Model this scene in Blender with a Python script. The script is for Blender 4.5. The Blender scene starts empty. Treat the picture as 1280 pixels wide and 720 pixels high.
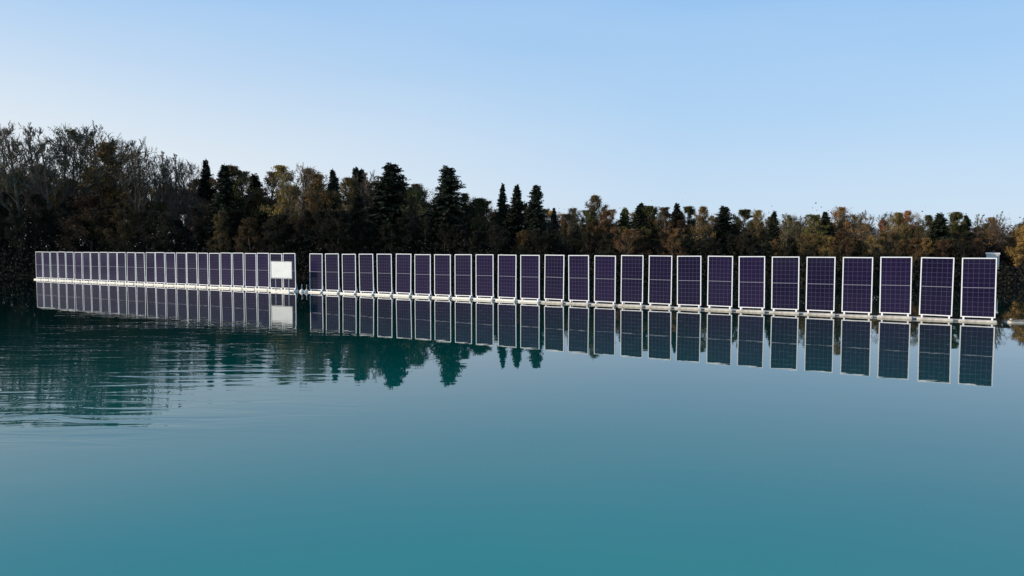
import bpy, math, random
import numpy as np
from mathutils import Vector, noise
random.seed(7)
R=random
S=bpy.context.scene
COL=S.collection
S.view_settings.view_transform='Standard'; S.view_settings.look='None'; S.view_settings.exposure=0
FX=924.0; CH=2.82; HOR=309.0
# ---------------------------------------------------------------- helpers
def mat(name):
    m=bpy.data.materials.new(name); m.use_nodes=True
    nt=m.node_tree; b=nt.nodes['Principled BSDF']; return m,nt,b
def N(nt,t,**k):
    n=nt.nodes.new(t)
    for a,v in k.items(): setattr(n,a,v)
    return n
def math_(nt,op,a,b=None,c=None,clamp=False):
    n=N(nt,'ShaderNodeMath',operation=op); n.use_clamp=clamp
    for i,v in enumerate((a,b,c)):
        if v is None: continue
        if isinstance(v,(int,float)): n.inputs[i].default_value=v
        else: nt.links.new(v,n.inputs[i])
    return n.outputs[0]
def ramp(nt,fac,stops):
    n=N(nt,'ShaderNodeValToRGB'); e=n.color_ramp.elements
    while len(e)<len(stops): e.new(0.5)
    for i,(p,c) in enumerate(stops): e[i].position=p; e[i].color=(*c,1)
    nt.links.new(fac,n.inputs[0]); return n.outputs[0]
def noise_mat(name,c1,c2,scale=2,rough=.9,coord='Object',objrand=False,detail=5,metal=0,spec=.3):
    m,nt,b=mat(name)
    tc=N(nt,'ShaderNodeTexCoord'); nz=N(nt,'ShaderNodeTexNoise')
    nz.inputs['Scale'].default_value=scale; nz.inputs['Detail'].default_value=detail
    nt.links.new(tc.outputs[coord],nz.inputs['Vector'])
    f=math_(nt,'MULTIPLY_ADD',nz.outputs['Fac'],2.2,-0.6,clamp=True)
    col=ramp(nt,f,[(0,c1),(1,c2)])
    if objrand:
        oi=N(nt,'ShaderNodeObjectInfo'); hs=N(nt,'ShaderNodeHueSaturation')
        nt.links.new(col,hs.inputs['Color'])
        nt.links.new(math_(nt,'MULTIPLY_ADD',oi.outputs['Random'],.04,.48),hs.inputs['Hue'])
        r2=math_(nt,'FRACT',math_(nt,'MULTIPLY',oi.outputs['Random'],7.13))
        nt.links.new(math_(nt,'MULTIPLY_ADD',r2,.8,.6),hs.inputs['Value'])
        col=hs.outputs[0]
    nt.links.new(col,b.inputs['Base Color'])
    b.inputs['Roughness'].default_value=rough; b.inputs['Metallic'].default_value=metal
    b.inputs['Specular IOR Level'].default_value=spec
    return m
def mesh_obj(name,verts,faces,m,smooth=False,link=True):
    me=bpy.data.meshes.new(name); me.from_pydata(verts,[],faces); me.update()
    if m: me.materials.append(m)
    if smooth: me.polygons.foreach_set('use_smooth',[True]*len(me.polygons))
    o=bpy.data.objects.new(name,me)
    if link: COL.objects.link(o)
    return o
def quads_mesh(name,C,A,B,m):
    C=np.asarray(C);A=np.asarray(A);B=np.asarray(B);n=len(C)
    V=np.empty((n,4,3),dtype=np.float32)
    V[:,0]=C-A-B*.35;V[:,1]=C-B;V[:,2]=C+A+B*.2;V[:,3]=C+B
    me=bpy.data.meshes.new(name)
    me.vertices.add(4*n); me.vertices.foreach_set('co',V.ravel())
    me.loops.add(4*n); me.loops.foreach_set('vertex_index',np.arange(4*n,dtype=np.int32))
    me.polygons.add(n); me.polygons.foreach_set('loop_start',np.arange(0,4*n,4,dtype=np.int32))
    me.polygons.foreach_set('loop_total',np.full(n,4,dtype=np.int32))
    me.update(calc_edges=True); me.validate()
    me.materials.append(m); return me
class MB:
    def __init__(s): s.v=[];s.f=[]
    def box(s,c,d):
        x,y,z=c;a,b,e=[q/2 for q in d];i=len(s.v)
        s.v+=[(x+sx*a,y+sy*b,z+sz*e) for sx,sy,sz in((-1,-1,-1),(1,-1,-1),(1,1,-1),(-1,1,-1),(-1,-1,1),(1,-1,1),(1,1,1),(-1,1,1))]
        s.f+=[tuple(i+k for k in q) for q in((0,3,2,1),(4,5,6,7),(0,1,5,4),(1,2,6,5),(2,3,7,6),(3,0,4,7))]
    def tube(s,P,Rr,n=6):
        i=len(s.v)
        for k,(p,r) in enumerate(zip(P,Rr)):
            d=(P[min(k+1,len(P)-1)]-P[max(k-1,0)])
            d=d.normalized() if d.length>1e-6 else Vector((0,0,1))
            u=d.orthogonal().normalized(); w=d.cross(u)
            for j in range(n):
                a=2*math.pi*j/n; q=p+u*(math.cos(a)*r)+w*(math.sin(a)*r); s.v.append((q.x,q.y,q.z))
        for k in range(len(P)-1):
            for j in range(n):
                s.f.append((i+k*n+j,i+k*n+(j+1)%n,i+(k+1)*n+(j+1)%n,i+(k+1)*n+j))
        s.f.append(tuple(i+j for j in range(n))[::-1]); s.f.append(tuple(i+(len(P)-1)*n+j for j in range(n)))
def beveled_box(name,c,d,m,bev=.04,seg=2):
    import bmesh
    bm=bmesh.new(); bmesh.ops.create_cube(bm,size=1)
    for v in bm.verts: v.co=Vector((v.co.x*d[0]+c[0],v.co.y*d[1]+c[1],v.co.z*d[2]+c[2]))
    bmesh.ops.bevel(bm,geom=list(bm.edges),offset=bev,segments=seg,affect='EDGES',profile=.6)
    me=bpy.data.meshes.new(name); bm.to_mesh(me); bm.free(); me.materials.append(m)
    o=bpy.data.objects.new(name,me); COL.objects.link(o); return o
def parent(c,p): c.parent=p

# ---------------------------------------------------------------- world
SUN_AZ=-98.0; SUN_EL=24.0
w=bpy.data.worlds.new("World"); S.world=w; w.use_nodes=True
nt=w.node_tree; bg=nt.nodes['Background']
sky=N(nt,'ShaderNodeTexSky',sky_type='NISHITA'); sky.sun_disc=False
sky.sun_elevation=math.radians(SUN_EL); sky.sun_rotation=math.radians(SUN_AZ)
sky.air_density=1.0; sky.dust_density=.8; sky.ozone_density=1.2; sky.altitude=400
tc=N(nt,'ShaderNodeTexCoord'); sp=N(nt,'ShaderNodeSeparateXYZ'); nt.links.new(tc.outputs['Generated'],sp.inputs[0])
K=1/.13
grad=ramp(nt,sp.outputs[2],[(0,(.61,.75,.91)),(.07,(.56,.73,.93)),(.17,(.44,.67,.94)),(.32,(.31,.57,.93)),(.7,(.16,.37,.74)),(1,(.11,.27,.62))])
vm=N(nt,'ShaderNodeVectorMath',operation='SCALE'); nt.links.new(grad,vm.inputs[0]); vm.inputs['Scale'].default_value=K
mp=N(nt,'ShaderNodeMapping'); mp.inputs['Scale'].default_value=(1.2,1.2,6); nt.links.new(tc.outputs['Generated'],mp.inputs[0])
hz=N(nt,'ShaderNodeTexNoise'); hz.inputs['Scale'].default_value=1.6; hz.inputs['Detail'].default_value=4; nt.links.new(mp.outputs[0],hz.inputs[0])
mxw=N(nt,'ShaderNodeMix',data_type='RGBA'); mxw.inputs[0].default_value=.88
nt.links.new(sky.outputs[0],mxw.inputs[6]); nt.links.new(vm.outputs[0],mxw.inputs[7])
hm=N(nt,'ShaderNodeMix',data_type='RGBA'); nt.links.new(math_(nt,'MULTIPLY_ADD',hz.outputs['Fac'],.4,-.13,clamp=True),hm.inputs[0])
nt.links.new(mxw.outputs[2],hm.inputs[6]); hm.inputs[7].default_value=(.66*K,.79*K,.92*K,1)
side=math_(nt,'MULTIPLY_ADD',sp.outputs[0],-1.15,.25,clamp=True)
low=N(nt,'ShaderNodeMapRange',interpolation_type='SMOOTHSTEP'); low.inputs[1].default_value=.36; low.inputs[2].default_value=.02; nt.links.new(sp.outputs[2],low.inputs[0])
sm=N(nt,'ShaderNodeMix',data_type='RGBA'); nt.links.new(math_(nt,'MULTIPLY',side,low.outputs[0]),sm.inputs[0])
nt.links.new(hm.outputs[2],sm.inputs[6]); sm.inputs[7].default_value=(.87*K,.89*K,.89*K,1)
nt.links.new(sm.outputs[2],bg.inputs[0]); bg.inputs[1].default_value=.13
sl=bpy.data.lights.new('sun','SUN'); sl.energy=4.9; sl.angle=math.radians(.5); sl.color=(1,.87,.7)
so=bpy.data.objects.new('sun',sl); COL.objects.link(so)
a=math.radians(SUN_AZ);e=math.radians(SUN_EL)
so.rotation_euler=Vector((math.sin(a)*math.cos(e),math.cos(a)*math.cos(e),math.sin(e))).to_track_quat('Z','Y').to_euler()
so.location=(-60,0,40)
# ---------------------------------------------------------------- camera
cam=bpy.data.cameras.new('camera'); cam.lens=26; cam.sensor_width=36; cam.clip_end=6000; cam.clip_start=.1
co=bpy.data.objects.new('camera',cam); COL.objects.link(co); S.camera=co
co.location=(0,0,CH); co.rotation_euler=(math.radians(90-3.16),0,0)

# ---------------------------------------------------------------- terrain and water
def shore(x):
    return float(np.interp(x,[-80,-50,-15,0,20,40,80],[75,73,68,65,59.5,55,50]))+.7*math.sin(x*.17+1)+.5*math.sin(x*.43)
def smooth(t): t=max(0,min(1,t)); return t*t*(3-2*t)
def ground_z(x,y):
    d1=y-shore(x); d2=-2.2-y; d3=abs(x)-150
    d=max(d1,d2,d3)
    z=-2.5+3.0*smooth((d+6)/8.0)+1.2*smooth(d/14)
    if d>0: z+=.25*noise.noise(Vector((x*.15,y*.15,0)))
    if d>40: z+=min(1,(d-40)/300)*4*noise.noise(Vector((x*.004,y*.004,3)))
    return z
g_m=noise_mat('ground_soil_and_grass',(.005,.006,.003),(.012,.011,.006),scale=.8,rough=.95)
xs=sorted(set([-2500,-1500,-900,-500,-300,-220,-180]+[-165+2.5*i for i in range(133)]+[180,220,300,500,900,1500,2500]))
ys=sorted(set([-1500,-600,-250,-100,-50,-30,-20]+[-14+1.0*i for i in range(17)]+[5+6*i for i in range(7)]+[44+1.0*i for i in range(56)]+[105,112,120,135,160,200,300,500,900,1600,3000]))
V=[(x,y,ground_z(x,y)) for y in ys for x in xs]; nx=len(xs)
F=[(j*nx+i,j*nx+i+1,(j+1)*nx+i+1,(j+1)*nx+i) for j in range(len(ys)-1) for i in range(nx-1)]
g=mesh_obj('ground',V,F,g_m,True); g['kind']='structure'; g['label']='dark earth bank around the lake'

m,nt,b=mat('turquoise_lake_water')
b.inputs['Roughness'].default_value=.008; b.inputs['IOR'].default_value=1.48
geo=N(nt,'ShaderNodeNewGeometry'); sep=N(nt,'ShaderNodeSeparateXYZ'); nt.links.new(geo.outputs['Position'],sep.inputs[0])
X,Y=sep.outputs[0],sep.outputs[1]
def nz(sx,sy,detail=2,dist=0.0,off=0,rot=0):
    mp=N(nt,'ShaderNodeMapping'); mp.inputs['Scale'].default_value=(sx,sy,1); mp.inputs['Location'].default_value=(off,off*.7,0); mp.inputs['Rotation'].default_value=(0,0,rot)
    nt.links.new(geo.outputs['Position'],mp.inputs[0])
    n=N(nt,'ShaderNodeTexNoise'); n.inputs['Scale'].default_value=1; n.inputs['Detail'].default_value=detail; n.inputs['Distortion'].default_value=dist
    nt.links.new(mp.outputs[0],n.inputs[0]); return n.outputs['Fac']
edge=math_(nt,'ADD',X,math_(nt,'MULTIPLY',Y,.18))
ml=N(nt,'ShaderNodeMapRange',interpolation_type='SMOOTHSTEP'); ml.inputs[1].default_value=1; ml.inputs[2].default_value=-6; nt.links.new(edge,ml.inputs[0])
my=N(nt,'ShaderNodeMapRange',interpolation_type='SMOOTHSTEP'); my.inputs[1].default_value=9; my.inputs[2].default_value=12.5; nt.links.new(Y,my.inputs[0])
mf=N(nt,'ShaderNodeMapRange',interpolation_type='SMOOTHSTEP'); mf.inputs[1].default_value=34; mf.inputs[2].default_value=19; nt.links.new(Y,mf.inputs[0])
mask=math_(nt,'MULTIPLY',math_(nt,'MULTIPLY',ml.outputs[0],my.outputs[0]),mf.outputs[0])
patch=math_(nt,'MULTIPLY_ADD',nz(.14,.35,1,off=5),3,-1,clamp=True)
mask=math_(nt,'MULTIPLY',mask,math_(nt,'MULTIPLY_ADD',patch,.9,.35))
w1=math_(nt,'MULTIPLY',math_(nt,'MULTIPLY',nz(.45,2.0,2.2,.6,rot=.06),.021),mask)
w2=math_(nt,'MULTIPLY',nz(.5,1.1,2,0,9),.0012)
w3=math_(nt,'MULTIPLY',nz(2,4,2,0,2),.0003)
h=math_(nt,'ADD',math_(nt,'ADD',w1,w2),w3)
bp=N(nt,'ShaderNodeBump'); bp.inputs['Distance'].default_value=1; bp.inputs['Strength'].default_value=1
nt.links.new(h,bp.inputs['Height']); nt.links.new(bp.outputs[0],b.inputs['Normal'])
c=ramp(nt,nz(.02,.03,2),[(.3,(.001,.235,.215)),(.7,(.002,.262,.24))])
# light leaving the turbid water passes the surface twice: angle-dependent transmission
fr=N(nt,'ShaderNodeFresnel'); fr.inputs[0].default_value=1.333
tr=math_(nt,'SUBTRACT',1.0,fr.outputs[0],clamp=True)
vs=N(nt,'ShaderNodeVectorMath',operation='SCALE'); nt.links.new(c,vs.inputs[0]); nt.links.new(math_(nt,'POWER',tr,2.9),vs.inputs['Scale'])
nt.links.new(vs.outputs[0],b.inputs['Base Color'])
wv=mesh_obj('water',[(-170,-12,0),(170,-12,0),(170,95,0),(-170,95,0)],[(0,1,2,3)],m); wv['kind']='structure'; wv['label']='calm turquoise lake water surface'

# ---------------------------------------------------------------- solar panels
H=2.26; W=1.13; ZB=.17
alu=noise_mat('white_aluminium_frame',(.78,.79,.8),(.88,.88,.89),scale=6,rough=.4,spec=.5)
galv=noise_mat('galvanised_leg_steel',(.3,.31,.33),(.45,.46,.48),scale=9,rough=.45,metal=.4)
fl_dark=noise_mat('weathered_beige_float_plastic',(.34,.30,.25),(.66,.6,.51),scale=4,rough=.6)
fl_white=noise_mat('cream_white_float_plastic',(.68,.63,.54),(.86,.81,.72),scale=4,rough=.5)
m,nt,b=mat('solar_cells'); cellm=m
uv=N(nt,'ShaderNodeUVMap'); sp=N(nt,'ShaderNodeSeparateXYZ'); nt.links.new(uv.outputs[0],sp.inputs[0])
def line(co_,n,wd):
    f=math_(nt,'FRACT',math_(nt,'MULTIPLY',co_,n)); d=math_(nt,'ABSOLUTE',math_(nt,'SUBTRACT',f,.5))
    return math_(nt,'GREATER_THAN',d,.5-wd)
lu=line(sp.outputs[0],6,.03); lv=line(sp.outputs[1],12,.03)
mid=math_(nt,'LESS_THAN',math_(nt,'ABSOLUTE',math_(nt,'SUBTRACT',sp.outputs[1],.5)),.005)
L=math_(nt,'MAXIMUM',lu,lv)
mx=N(nt,'ShaderNodeMix',data_type='RGBA'); nt.links.new(math_(nt,'MULTIPLY',L,.75),mx.inputs[0])
tc=N(nt,'ShaderNodeTexCoord'); vz=N(nt,'ShaderNodeTexNoise'); vz.inputs['Scale'].default_value=1.3; nt.links.new(tc.outputs['Object'],vz.inputs[0])
oi=N(nt,'ShaderNodeObjectInfo')
cc=ramp(nt,math_(nt,'MULTIPLY_ADD',oi.outputs['Random'],.35,math_(nt,'MULTIPLY',vz.outputs['Fac'],.65)),[(.25,(.008,.0055,.024)),(.75,(.017,.009,.041))]); nt.links.new(cc,mx.inputs[6]); mx.inputs[7].default_value=(.085,.085,.15,1)
mx2=N(nt,'ShaderNodeMix',data_type='RGBA'); nt.links.new(mid,mx2.inputs[0]); nt.links.new(mx.outputs[2],mx2.inputs[6]); mx2.inputs[7].default_value=(.25,.25,.3,1)
nt.links.new(mx2.outputs[2],b.inputs['Base Color']); b.inputs['Roughness'].default_value=.12; b.inputs['IOR'].default_value=1.3

T=.038; W=1.12
mb=MB()
mb.box((-W/2+T/2,0,ZB+H/2),(T,.04,H)); mb.box((W/2-T/2,0,ZB+H/2),(T,.04,H))
mb.box((0,0,ZB+T/2),(W-2*T,.04,T)); mb.box((0,0,ZB+H-T/2),(W-2*T,.04,T))
frame0=mesh_obj('frame',mb.v,mb.f,alu)
pw,ph=W-2*T-.002,H-2*T-.002
mb=MB(); mb.box((0,0,ZB+H/2),(pw,.025,ph)); face0=mesh_obj('glass_face',mb.v,mb.f,cellm)
ul=face0.data.uv_layers.new(name='UVMap')
for p in face0.data.polygons:
    for li in p.loop_indices:
        v=face0.data.vertices[face0.data.loops[li].vertex_index].co
        ul.data[li].uv=((v.x+pw/2)/pw,(v.z-ZB-T)/ph)
legs=[]
for sx in (-1,1):
    mb=MB(); mb.box((sx*(W/2-.1),.0,.1),(.06,.06,.138)); mb.box((sx*(W/2-.1),0,.02),(.16,.2,.02))
    mb.tube([Vector((sx*(W/2-.1),.24,.06)),Vector((sx*(W/2-.1),.03,.75))],[.014,.014],6)
    legs.append(mesh_obj('leg',mb.v,mb.f,alu))
def pontoon(mm,z=-.02,hh=.17,ln=1.2,dp=.5):
    o=beveled_box('float',(0,.0,z),(ln,dp,hh),mm,.05,2); return o
fd=pontoon(fl_dark,-.01,.18,1.24,.45); fw=pontoon(fl_white,-.005,.2,1.2,.44)
mb=MB(); mb.tube([Vector((.5,.0,.03)),Vector((.72,0,-.005)),Vector((.9,0,.03))],[.02]*3,6); mb.box((.7,-.1,.055),(.3,.05,.03)); mb.box((.7,.1,.055),(.3,.05,.03))
link0=mesh_obj('coupling',mb.v,mb.f,galv)
proto={'white':[frame0,face0,legs[0],legs[1],fw,link0],'dark':[frame0,face0,legs[0],legs[1],fd,link0]}
def make_panel(x,y,ang,kind,last=False):
    e_=bpy.data.objects.new('floating_solar_panel',None); COL.objects.link(e_)
    e_.empty_display_size=.3; e_.location=(x,y,R.uniform(-.015,.015)); e_.rotation_euler=(math.radians(R.uniform(-.8,.8)),math.radians(R.uniform(-.5,.5)),ang+math.radians(R.uniform(-1.2,1.2)))
    for q in proto[kind]:
        if last and q is link0: continue
        c_=q.copy(); COL.objects.link(c_); c_.parent=e_
    e_['label']=('upright dark purple solar panel in white frame on a cream float' if kind=='white' else 'upright dark purple solar panel in white frame on a beige float')
    e_['category']='solar panel'; e_['group']='vertical solar panels floating in a row on the lake'
def at(px,Z): return Vector(((px-640)/FX*Z,Z))
A0=at(1224,27.9); A1=at(395,46.0); n=26; dirA=(A0-A1); angA=math.atan2(dirA.y,dirA.x)
for i in range(n):
    p=A1.lerp(A0,i/(n-1)); make_panel(p.x,p.y,angA,'white' if i<12 else 'dark',i==n-1)
B0=at(362,47.3); B1=at(49.5,64.0); n=26; dirB=(B0-B1); angB=math.atan2(dirB.y,dirB.x)
for i in range(n):
    p=B1.lerp(B0,i/(n-1)); make_panel(p.x,p.y,angB,'white',i==n-1)
for q in set(proto['white']+proto['dark']): bpy.data.objects.remove(q)
# information board
sg=bpy.data.objects.new('sign_board',None); COL.objects.link(sg)
nrm=Vector((math.sin(angB),-math.cos(angB)))
c_=at(359,46.6)+nrm*.45; sg.location=(c_.x,c_.y,0); sg.rotation_euler=(0,0,angB)
wm=noise_mat('white_sign_face',(.64,.64,.63),(.74,.74,.73),scale=2,rough=.4,spec=.4)
q=beveled_box('board',(0,0,1.4),(1.85,.03,1.0),wm,.008,1); parent(q,sg)
mb=MB(); mb.box((0,-.0,1.93),(1.93,.05,.03)); mb.box((0,0,.87),(1.93,.05,.03)); mb.box((-.95,0,1.4),(.03,.05,1.03)); mb.box((.95,0,1.4),(.03,.05,1.03))
q=mesh_obj('frame',mb.v,mb.f,galv); parent(q,sg)
for sx in(-.6,.6):
    mb=MB(); mb.tube([Vector((sx,.05,0.05)),Vector((sx,.05,1.8))],[.03,.03],8); q=mesh_obj('post',mb.v,mb.f,galv); parent(q,sg)
q=beveled_box('float',(0,.0,-.01),(1.7,.34,.14),fl_white,.04,2); parent(q,sg)
sg['label']='blank white rectangular board on two posts before solar panels'; sg['category']='sign'
for (px_,Z_) in ((377,46.6),(383,46.2)):
    p=at(px_,Z_); by=bpy.data.objects.new('marker_buoy',None); COL.objects.link(by); by.location=(p.x,p.y,0)
    mb=MB(); prof=[(.02,-.16),(.13,-.1),(.16,0),(.13,.1),(.06,.16),(.03,.19)]
    mb.tube([Vector((0,0,z)) for r,z in prof],[r for r,z in prof],12); q=mesh_obj('body',mb.v,mb.f,fl_white,True); parent(q,by)
    mb=MB(); mb.tube([Vector((0,0,.19)),Vector((0,0,.42))],[.015,.015],6); mb.tube([Vector((0,0,.42)),Vector((0,0,.47))],[.035,.03],8); q=mesh_obj('pole',mb.v,mb.f,alu); parent(q,by)
    by['label']='small white buoy floating in the gap between solar panels'; by['category']='buoy'; by['group']='white marker buoys between the solar panel groups'

p=at(1281,27.6); fp=bpy.data.objects.new('mooring_pontoon',None); COL.objects.link(fp); fp.location=(p.x,p.y,0); fp.rotation_euler=(0,0,math.radians(-8))
q=beveled_box('float',(0,0,-.02),(1.1,.5,.16),fl_dark,.05,2); parent(q,fp)
mb=MB()
for k in range(6): mb.box((-.45+.18*k,0,.075),(.16,.46,.025))
q=mesh_obj('deck',mb.v,mb.f,noise_mat('weathered_deck_wood',(.12,.1,.08),(.3,.27,.22),scale=5)); parent(q,fp)
mb=MB(); mb.tube([Vector((-.42,0,.09)),Vector((-.42,0,.13)),Vector((-.42,0,.14))],[.035,.035,.07],8); q=mesh_obj('bollard',mb.v,mb.f,fl_white); parent(q,fp)
fp['label']='small grey floating mooring pontoon with a white bollard'; fp['category']='pontoon'

p=at(1240,58.2); cb=bpy.data.objects.new('utility_hut',None); COL.objects.link(cb); gz=ground_z(p.x,p.y); cb.location=(p.x,p.y,gz-.05); cb.rotation_euler=(0,0,math.radians(-28)); cb.scale=(.5,.5,.8)
q=beveled_box('wall',(0,0,1.05),(1.7,1.1,2.1),wm,.02,1); parent(q,cb)
mb=MB()
mb.v=[(-.95,-.65,2.1),(.95,-.65,2.1),(.95,.65,2.1),(-.95,.65,2.1),(-.95,0,2.3),(.95,0,2.3)]; mb.f=[(0,1,5,4),(2,3,4,5),(0,4,3),(1,2,5),(0,3,2,1)]
q=mesh_obj('roof',mb.v,mb.f,noise_mat('pale_roof_sheet',(.6,.58,.5),(.7,.68,.6),scale=3)); parent(q,cb)
mb=MB(); mb.box((.35,-.57,.95),(.6,.03,1.7)); q=mesh_obj('door',mb.v,mb.f,noise_mat('green_door_paint',(.1,.2,.1),(.15,.26,.14),scale=3)); parent(q,cb)
cb['label']='tiny white hut half hidden among the bank shrubs'; cb['category']='hut'

# ---------------------------------------------------------------- trees
bark=noise_mat('grey_brown_bark',(.055,.043,.032),(.165,.128,.095),scale=3,objrand=True)
bark_dark=noise_mat('dark_bark',(.015,.012,.009),(.04,.03,.022),scale=3)
LM={
 'green':noise_mat('olive_autumn_leaves',(.028,.03,.009),(.13,.115,.03),scale=.9,objrand=True),
 'brown':noise_mat('brown_autumn_leaves',(.042,.027,.011),(.18,.10,.036),scale=.9,objrand=True),
 'gold':noise_mat('golden_autumn_leaves',(.095,.064,.017),(.34,.215,.055),scale=.9,objrand=True),
 'orange':noise_mat('orange_autumn_leaves',(.14,.065,.028),(.42,.19,.075),scale=.9,objrand=True),
 'dark':noise_mat('painted_shade_leaves',(.007,.007,.004),(.028,.023,.01),scale=.9,objrand=True),  # shade of the front row is put into this leaf colour
 'spruce':noise_mat('dark_spruce_needles',(.007,.012,.007),(.028,.038,.02),scale=1.0,objrand=True),
 'lightspruce':noise_mat('pale_green_larch_needles',(.05,.06,.015),(.13,.14,.04),scale=1.0,objrand=True),
}
def rdir(d,spread):
    v=Vector((R.gauss(0,1),R.gauss(0,1),R.gauss(0,1))).normalized()
    return (d+v*spread).normalized()
def rand_axes(n,size,rng):
    a=rng.normal(size=(n,3)); a/=np.linalg.norm(a,axis=1)[:,None]
    t=rng.normal(size=(n,3)); b_=np.cross(a,t); b_/=np.linalg.norm(b_,axis=1)[:,None]
    s=rng.uniform(.6,1.3,size=(n,1))*size
    return a*s,b_*s*.7
def deciduous(seed,base,spread,leafy,leaf=.11,twig=3,up0=.35):
    R.seed(seed); rng=np.random.default_rng(seed)
    mb=MB(); tips=[]
    P=[Vector((0,0,0))]; d=Vector((0,0,1))
    for k in range(9):
        d=(d+Vector((R.uniform(-.1,.1),R.uniform(-.1,.1),.25))).normalized(); P.append(P[-1]+d*1.0)
    Rr=[.13*(1-k/10)**.9+.012 for k in range(10)]; Rr[0]=.17
    mb.tube(P,Rr,7)
    def branch(p,d,l,r,lev):
        ns=3 if lev<3 else 2; pts=[p]; 
        for k in range(ns):
            d=rdir(d,.22 if lev<3 else .3); d=(d+Vector((0,0,.14))).normalized(); pts.append(pts[-1]+d*(l/ns))
        mn=.012 if leafy>1 else .01
        mb.tube(pts,[max(mn,r*(1-.75*k/ns)) for k in range(ns+1)],4 if lev<2 else 3)
        if lev>=2: tips.extend(pts[1:])
        if lev<twig:
            for k in range({1:6,2:5,3:3}[lev]):
                t=R.uniform(.25,1)*ns; i=min(int(t),ns-1); q=pts[i].lerp(pts[i+1],t-i)
                branch(q,rdir(d,.7),l*R.uniform(.38,.6),max(.013,r*.5),lev+1)
    nl=22 if leafy>1 else 16
    for k in range(nl):
        t=base+(1-base)*((k+R.random())/nl)**.9; z=t*8.9; i=int(z); q=P[i].lerp(P[i+1],z-i)
        az=k*2.4+R.uniform(-.5,.5); up=up0+.9*t
        dd=Vector((math.cos(az),math.sin(az),up)).normalized()
        prof=math.sin(math.pi*min(1,(t-base)/(1-base)*.75+.28))
        l=spread*(.35+.75*prof)*R.uniform(.75,1.2)
        branch(q,dd,l,.07*(1-t)+.02,1)
    tp=np.array([tuple(v) for v in tips])
    zt=np.percentile(tp[:,2],99.0); top=zt+.1
    n_=int(len(tp)*leafy)
    idx=rng.integers(0,len(tp),n_); C=tp[idx]+rng.normal(size=(n_,3))*(.14 if leafy>1 else .06)
    th=-.2 if leafy>1 else .0
    keep=np.array([noise.noise(Vector(c_)*1.1+Vector((seed,0,0)))>th for c_ in C]); C=C[keep]
    C=C[C[:,2]<(zt if leafy>1 else np.percentile(tp[:,2],70))]
    # drop isolated leaves standing clear of their neighbours
    if leafy>1:
        cell={}
        for c_ in C:
            k_=tuple(np.floor(c_/.5).astype(int)); cell[k_]=cell.get(k_,0)+1
        def near(c_):
            a_,b_2,d_=np.floor(c_/.5).astype(int); return sum(cell.get((a_+i,b_2+j,d_+l),0) for i in(-1,0,1) for j in(-1,0,1) for l in(-1,0,1))
        C=np.array([c_ for c_ in C if near(c_)>=22])
    A,B=rand_axes(len(C),leaf,rng)
    return mb,(C,A,B),top
def spruce(seed,rad,base=.6,irr=.2,step=.2,pw_=.8,zn=.5):
    R.seed(seed); rng=np.random.default_rng(seed)
    mb=MB(); mb.tube([Vector((0,0,0)),Vector((0,0,5)),Vector((0,0,10))],[.14,.08,.012],7)
    C=[];A=[];B=[]
    z=base; lop=R.uniform(0,6.28)
    while z<9.9:
        t=z/10; rr=rad*(1-t)**pw_*(1 if t>.2 else .85)+.1
        rr*=1+irr*zn*noise.noise(Vector((z*.9,seed,0)))
        nb=10 if t<.8 else 7
        for k in range(nb):
            az=R.uniform(0,6.283); l=rr*R.uniform(1-irr*1.8,1+irr*.5)*(1+.15*math.cos(az-lop-z*.7))
            o=Vector((math.cos(az),math.sin(az),0)); side=Vector((-o.y,o.x,0))
            slope=.35*(t-.35) if t<.75 else .35
            tip=o*l+Vector((0,0,slope*l-.12*l+R.uniform(-.12,.12)*l)); st=Vector((0,0,z+R.uniform(-.2,.2)))
            mb.tube([st,st+tip*.9],[.02*(1-t)+.008,.004],3)
            ns=max(4,int(l/.08))
            for s in range(ns):
                f=(s+R.random())/ns; c_=st+tip*f+Vector((0,0,-.1*f*f*l))
                ww=(.26*(1-f)+.14)*min(1,.5+l)
                for sg_ in(-1,1):
                    dv=(o*.6+side*sg_*R.uniform(.4,1.1)+Vector((0,0,R.uniform(-.9,.5)))).normalized()
                    C.append(c_+dv*ww*.5); A.append(dv*ww*.75)
                    B.append(dv.cross(Vector((R.gauss(0,.9),R.gauss(0,.9),1))).normalized()*R.uniform(.035,.085))
        z+=step*(1-.5*t)
    C.append(Vector((0,0,10)));A.append(Vector((0,0,.22)));B.append(Vector((.05,0,0)))
    f=lambda L_: np.array([tuple(v) for v in L_])
    return mb,(f(C),f(A),f(B)),10.15
V_={}
def reg(key,res,bm_,lm):
    mb,(C,A,B),top=res
    t=mesh_obj('trunk',mb.v,mb.f,bm_,link=False); cme=quads_mesh('crown',C,A,B,lm); V_[key]=(t.data,cme,top)
for i in range(6): reg(('bare',i),deciduous(11+i,.3,1.5+.18*i,[.1,.4,.2,.5,.15,.3][i],.05,twig=4,up0=.65),bark,LM['gold'])
for i in range(5): reg(('leafy',i),deciduous(31+i,.12,1.9+.2*i,[16,20,14,20,17][i],.06,twig=3,up0=.45),bark,LM['green'])
for i in range(6): reg(('thin',i),deciduous(51+i,.2,1.6+.18*i,[7,10,6,9,8,5][i],.056,up0=.55),bark,LM['green'])
for i in range(6): reg(('spruce',i),spruce(71+i,[2.1,2.6,2.3,2.8,2.4,2.7][i],irr=[.22,.28,.3,.28,.34,.25][i],pw_=[.9,.75,.85,.7,.95,.8][i]),bark_dark,LM['spruce'])
for i in range(3): reg(('pine',i),spruce(91+i,2.8+.2*i,base=1.2,irr=.26,step=.2,pw_=.55,zn=.7),bark_dark,LM['spruce'])
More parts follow.
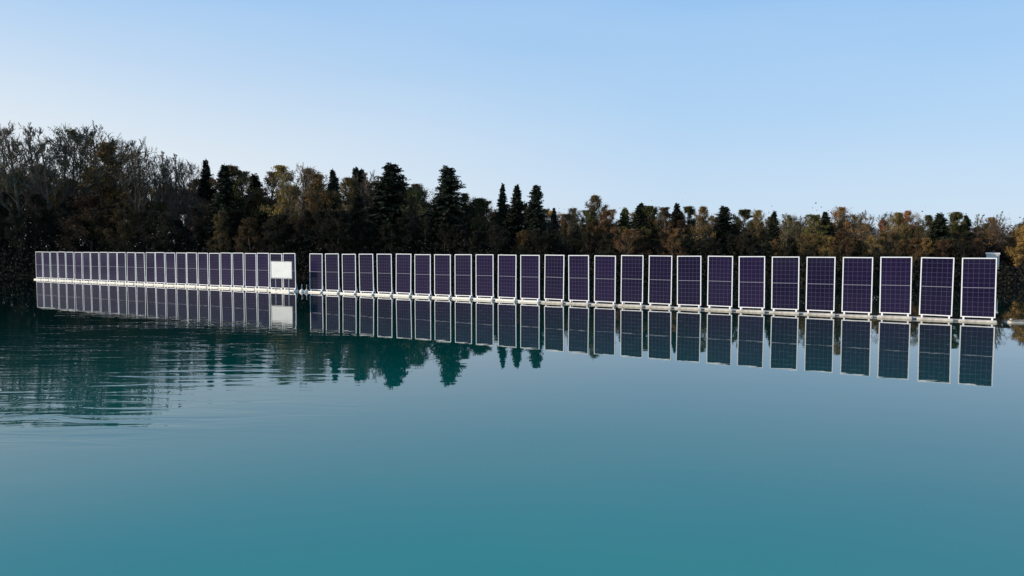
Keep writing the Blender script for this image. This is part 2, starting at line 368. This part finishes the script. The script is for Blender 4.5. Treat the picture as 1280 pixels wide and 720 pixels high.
LAB={'bare':('bare_tree','nearly leafless tall tree with fine brown twigs'),
 'leafy':('autumn_tree','deciduous tree in %s autumn foliage on the bank'),
 'thin':('autumn_tree','sparse tree with %s thinning leaves on the bank'),
 'spruce':('spruce_tree','dark green pointed spruce in the lakeside wood'),
 'pine':('conifer_tree','broad dark conifer with dense crown above the wood')}
CW={'green':'olive green','brown':'russet brown','gold':'golden yellow','orange':'orange','dark':'shade-darkened'}
def tree(kind,px,topy,Z,col=None,wid=1.0):
    keys=[k for k in V_ if k[0]==kind]; td,cd,top=V_[R.choice(keys)]
    x=(px-640)/FX*Z; gz=ground_z(x,Z)-.1; zt=CH+(HOR-topy)/FX*Z; hh=zt-gz; s=hh/top
    nm,lb=LAB[kind]
    e_=bpy.data.objects.new(nm,None); COL.objects.link(e_); e_.location=(x,Z,gz); e_.rotation_euler=(math.radians(R.uniform(-2,2)),math.radians(R.uniform(-2,2)),R.uniform(0,6.28)); 
    sw=s*wid*R.uniform(.85,1.15); e_.scale=(sw,sw,s)
    for dn,d_ in(('trunk',td),('crown',cd)):
        o=bpy.data.objects.new(dn,d_); COL.objects.link(o); o.parent=e_
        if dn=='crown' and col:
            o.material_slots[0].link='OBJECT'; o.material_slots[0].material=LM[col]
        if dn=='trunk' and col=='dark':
            o.material_slots[0].link='OBJECT'; o.material_slots[0].material=bark_dark  # darker bark carries the same painted shade onto the trunk
    e_['label']=(lb%CW[col] if '%s' in lb else ('pale green larch-like conifer in the lakeside wood' if col=='lightspruce' else lb))
    e_['category']='tree'; e_['group']='trees of the wood along the far shore'
def zshore(px):
    Z=70
    for _ in range(6): Z=shore((px-640)/FX*Z)
    return Z
R.seed(5)
key=[('bare',-8,162),('bare',10,158),('bare',30,164),('bare',46,153),('bare',66,162),('thin',100,162,'green',.8),('bare',84,168),('bare',122,168),('bare',138,158),('thin',152,176,'gold'),('bare',172,178),('bare',190,176),
('bare',208,190),('bare',226,194),('bare',243,202),('spruce',262,199,None,1.1),('thin',276,208,'brown'),('spruce',286,204,None,1.2),('thin',304,214,'green'),('spruce',317,215,None,1.1),('thin',338,214,'brown'),('thin',355,207,'gold'),('thin',388,212,'gold'),('bare',372,206),('thin',402,218,'gold'),
('spruce',418,211,None,.8),('thin',430,222,'brown',.8),('spruce',444,208,None,1.0),('spruce',455,212,None,.9),('thin',466,224,'brown',.9),('pine',487,203,None,1.0),('thin',508,228,'brown'),('bare',470,216),('thin',530,230,'brown'),('thin',520,234,'green',.9),('pine',560,207,None,.95),('thin',582,242,'brown'),('leafy',590,248,'green'),
('leafy',610,251,'gold'),('spruce',627,228,None,1.0),('spruce',642,229,None,1.0),('pine',668,231,None,.9),('leafy',650,251,'brown'),('spruce',693,259,None,1.2),('thin',712,259,'brown'),('leafy',730,263,'green'),
('thin',751,244,'brown',.9),('leafy',764,261,'brown'),('spruce',783,258,'lightspruce'),('spruce',799,253,None,1.3),('leafy',815,257,'green'),('thin',829,259,'brown'),('spruce',842,252,None,1.3),('leafy',860,258,'green'),('thin',880,257,'gold'),('pine',903,258,None,1.2),('leafy',925,261,'green'),('thin',942,263,'gold'),('spruce',966,264,None,1.3),('thin',982,267,'green'),
('bare',997,269),('leafy',1015,267,'green'),('spruce',1030,264,None,1.3),('thin',1050,258,'orange'),('thin',1068,267,'gold'),('bare',1085,263),('bare',1102,265),('thin',1120,265,'gold'),('thin',1137,262,'orange'),('thin',1157,269,'green'),('spruce',1172,266,None,1.3),('leafy',1189,265,'green'),('spruce',1204,268,None,1.3),('bare',1218,267),('thin',1232,271,'gold'),('bare',1248,268),('bare',1290,271)]
for k in key:
    col=k[3] if len(k)>3 else None; wd=k[4] if len(k)>4 else 1.0
    tree(k[0],k[1],k[2]+R.uniform(-1,1),zshore(k[1])+R.uniform(3,7),col,wd)
tree('leafy',1275,281,zshore(1275)+1.2,'gold',1.1)
SKY=[(-250,182),(0,182),(50,182),(150,190),(230,212),(320,222),(400,222),(480,222),(540,234),(580,242),(620,245),(700,260),(760,260),(850,260),(960,266),(1100,267),(1200,269),(1280,276),(1500,270)]
def skyl(px): return float(np.interp(px,[a for a,b in SKY],[b for a,b in SKY]))
def pick(px,row):
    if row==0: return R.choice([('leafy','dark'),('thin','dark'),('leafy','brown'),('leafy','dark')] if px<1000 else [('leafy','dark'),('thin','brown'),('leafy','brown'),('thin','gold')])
    if px<240: return R.choice([('bare',None),('thin','gold'),('thin','green'),('bare',None),('thin','brown')])
    if px<330: return R.choice([('spruce',None),('thin','brown'),('thin','green'),('bare',None)])
    if px<420: return R.choice([('thin','gold'),('thin','brown'),('thin','gold'),('leafy','green')])
    if px<600: return R.choice([('thin','brown'),('thin','gold'),('leafy','green'),('bare',None)])
    if px<780: return R.choice([('thin','brown'),('leafy','brown'),('thin','gold'),('bare',None)])
    if px<1000: return R.choice([('thin','green'),('thin','gold'),('leafy','brown'),('thin','brown')])
    return R.choice([('thin','gold'),('leafy','brown'),('thin','gold'),('thin','brown'),('thin','orange'),('bare',None),('thin','green')])
for row,(dz,step,drop) in enumerate([(2.0,17,.42),(6,15,.24),(12,16,.13),(20,20,.05)]):
    px=-190 if row<3 else -60
    while px<1420:
        Z=zshore(px)+dz+R.uniform(-1,1)
        sy=skyl(px); ty=sy+(HOR+10-sy)*(drop+R.uniform(-.02,.2))+1
        k,c_=pick(px,row)
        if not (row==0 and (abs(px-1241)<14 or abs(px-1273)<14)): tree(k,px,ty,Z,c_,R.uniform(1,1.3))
        px+=step*R.uniform(.6,1.4)
# undergrowth thicket
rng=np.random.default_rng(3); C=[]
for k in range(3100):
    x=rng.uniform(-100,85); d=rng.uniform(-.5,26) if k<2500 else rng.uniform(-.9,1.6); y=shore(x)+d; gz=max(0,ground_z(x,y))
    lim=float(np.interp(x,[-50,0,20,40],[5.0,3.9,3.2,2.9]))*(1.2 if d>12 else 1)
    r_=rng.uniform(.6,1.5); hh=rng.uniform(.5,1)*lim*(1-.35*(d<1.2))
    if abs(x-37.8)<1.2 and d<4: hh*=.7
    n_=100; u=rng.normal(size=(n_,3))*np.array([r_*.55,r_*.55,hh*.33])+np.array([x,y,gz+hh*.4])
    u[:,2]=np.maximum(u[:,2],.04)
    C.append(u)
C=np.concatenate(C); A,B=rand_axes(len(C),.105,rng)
um=noise_mat('painted_shade_undergrowth',(.003,.004,.002),(.014,.011,.006),scale=.35)  # near-black colour paints in the shade at the foot of the wood
me=quads_mesh('undergrowth',C,A,B,um); o=bpy.data.objects.new('undergrowth',me); COL.objects.link(o); o['kind']='stuff'; o['label']='dense shrubs and undergrowth along the bank, coloured dark as shade'; o['category']='undergrowth'
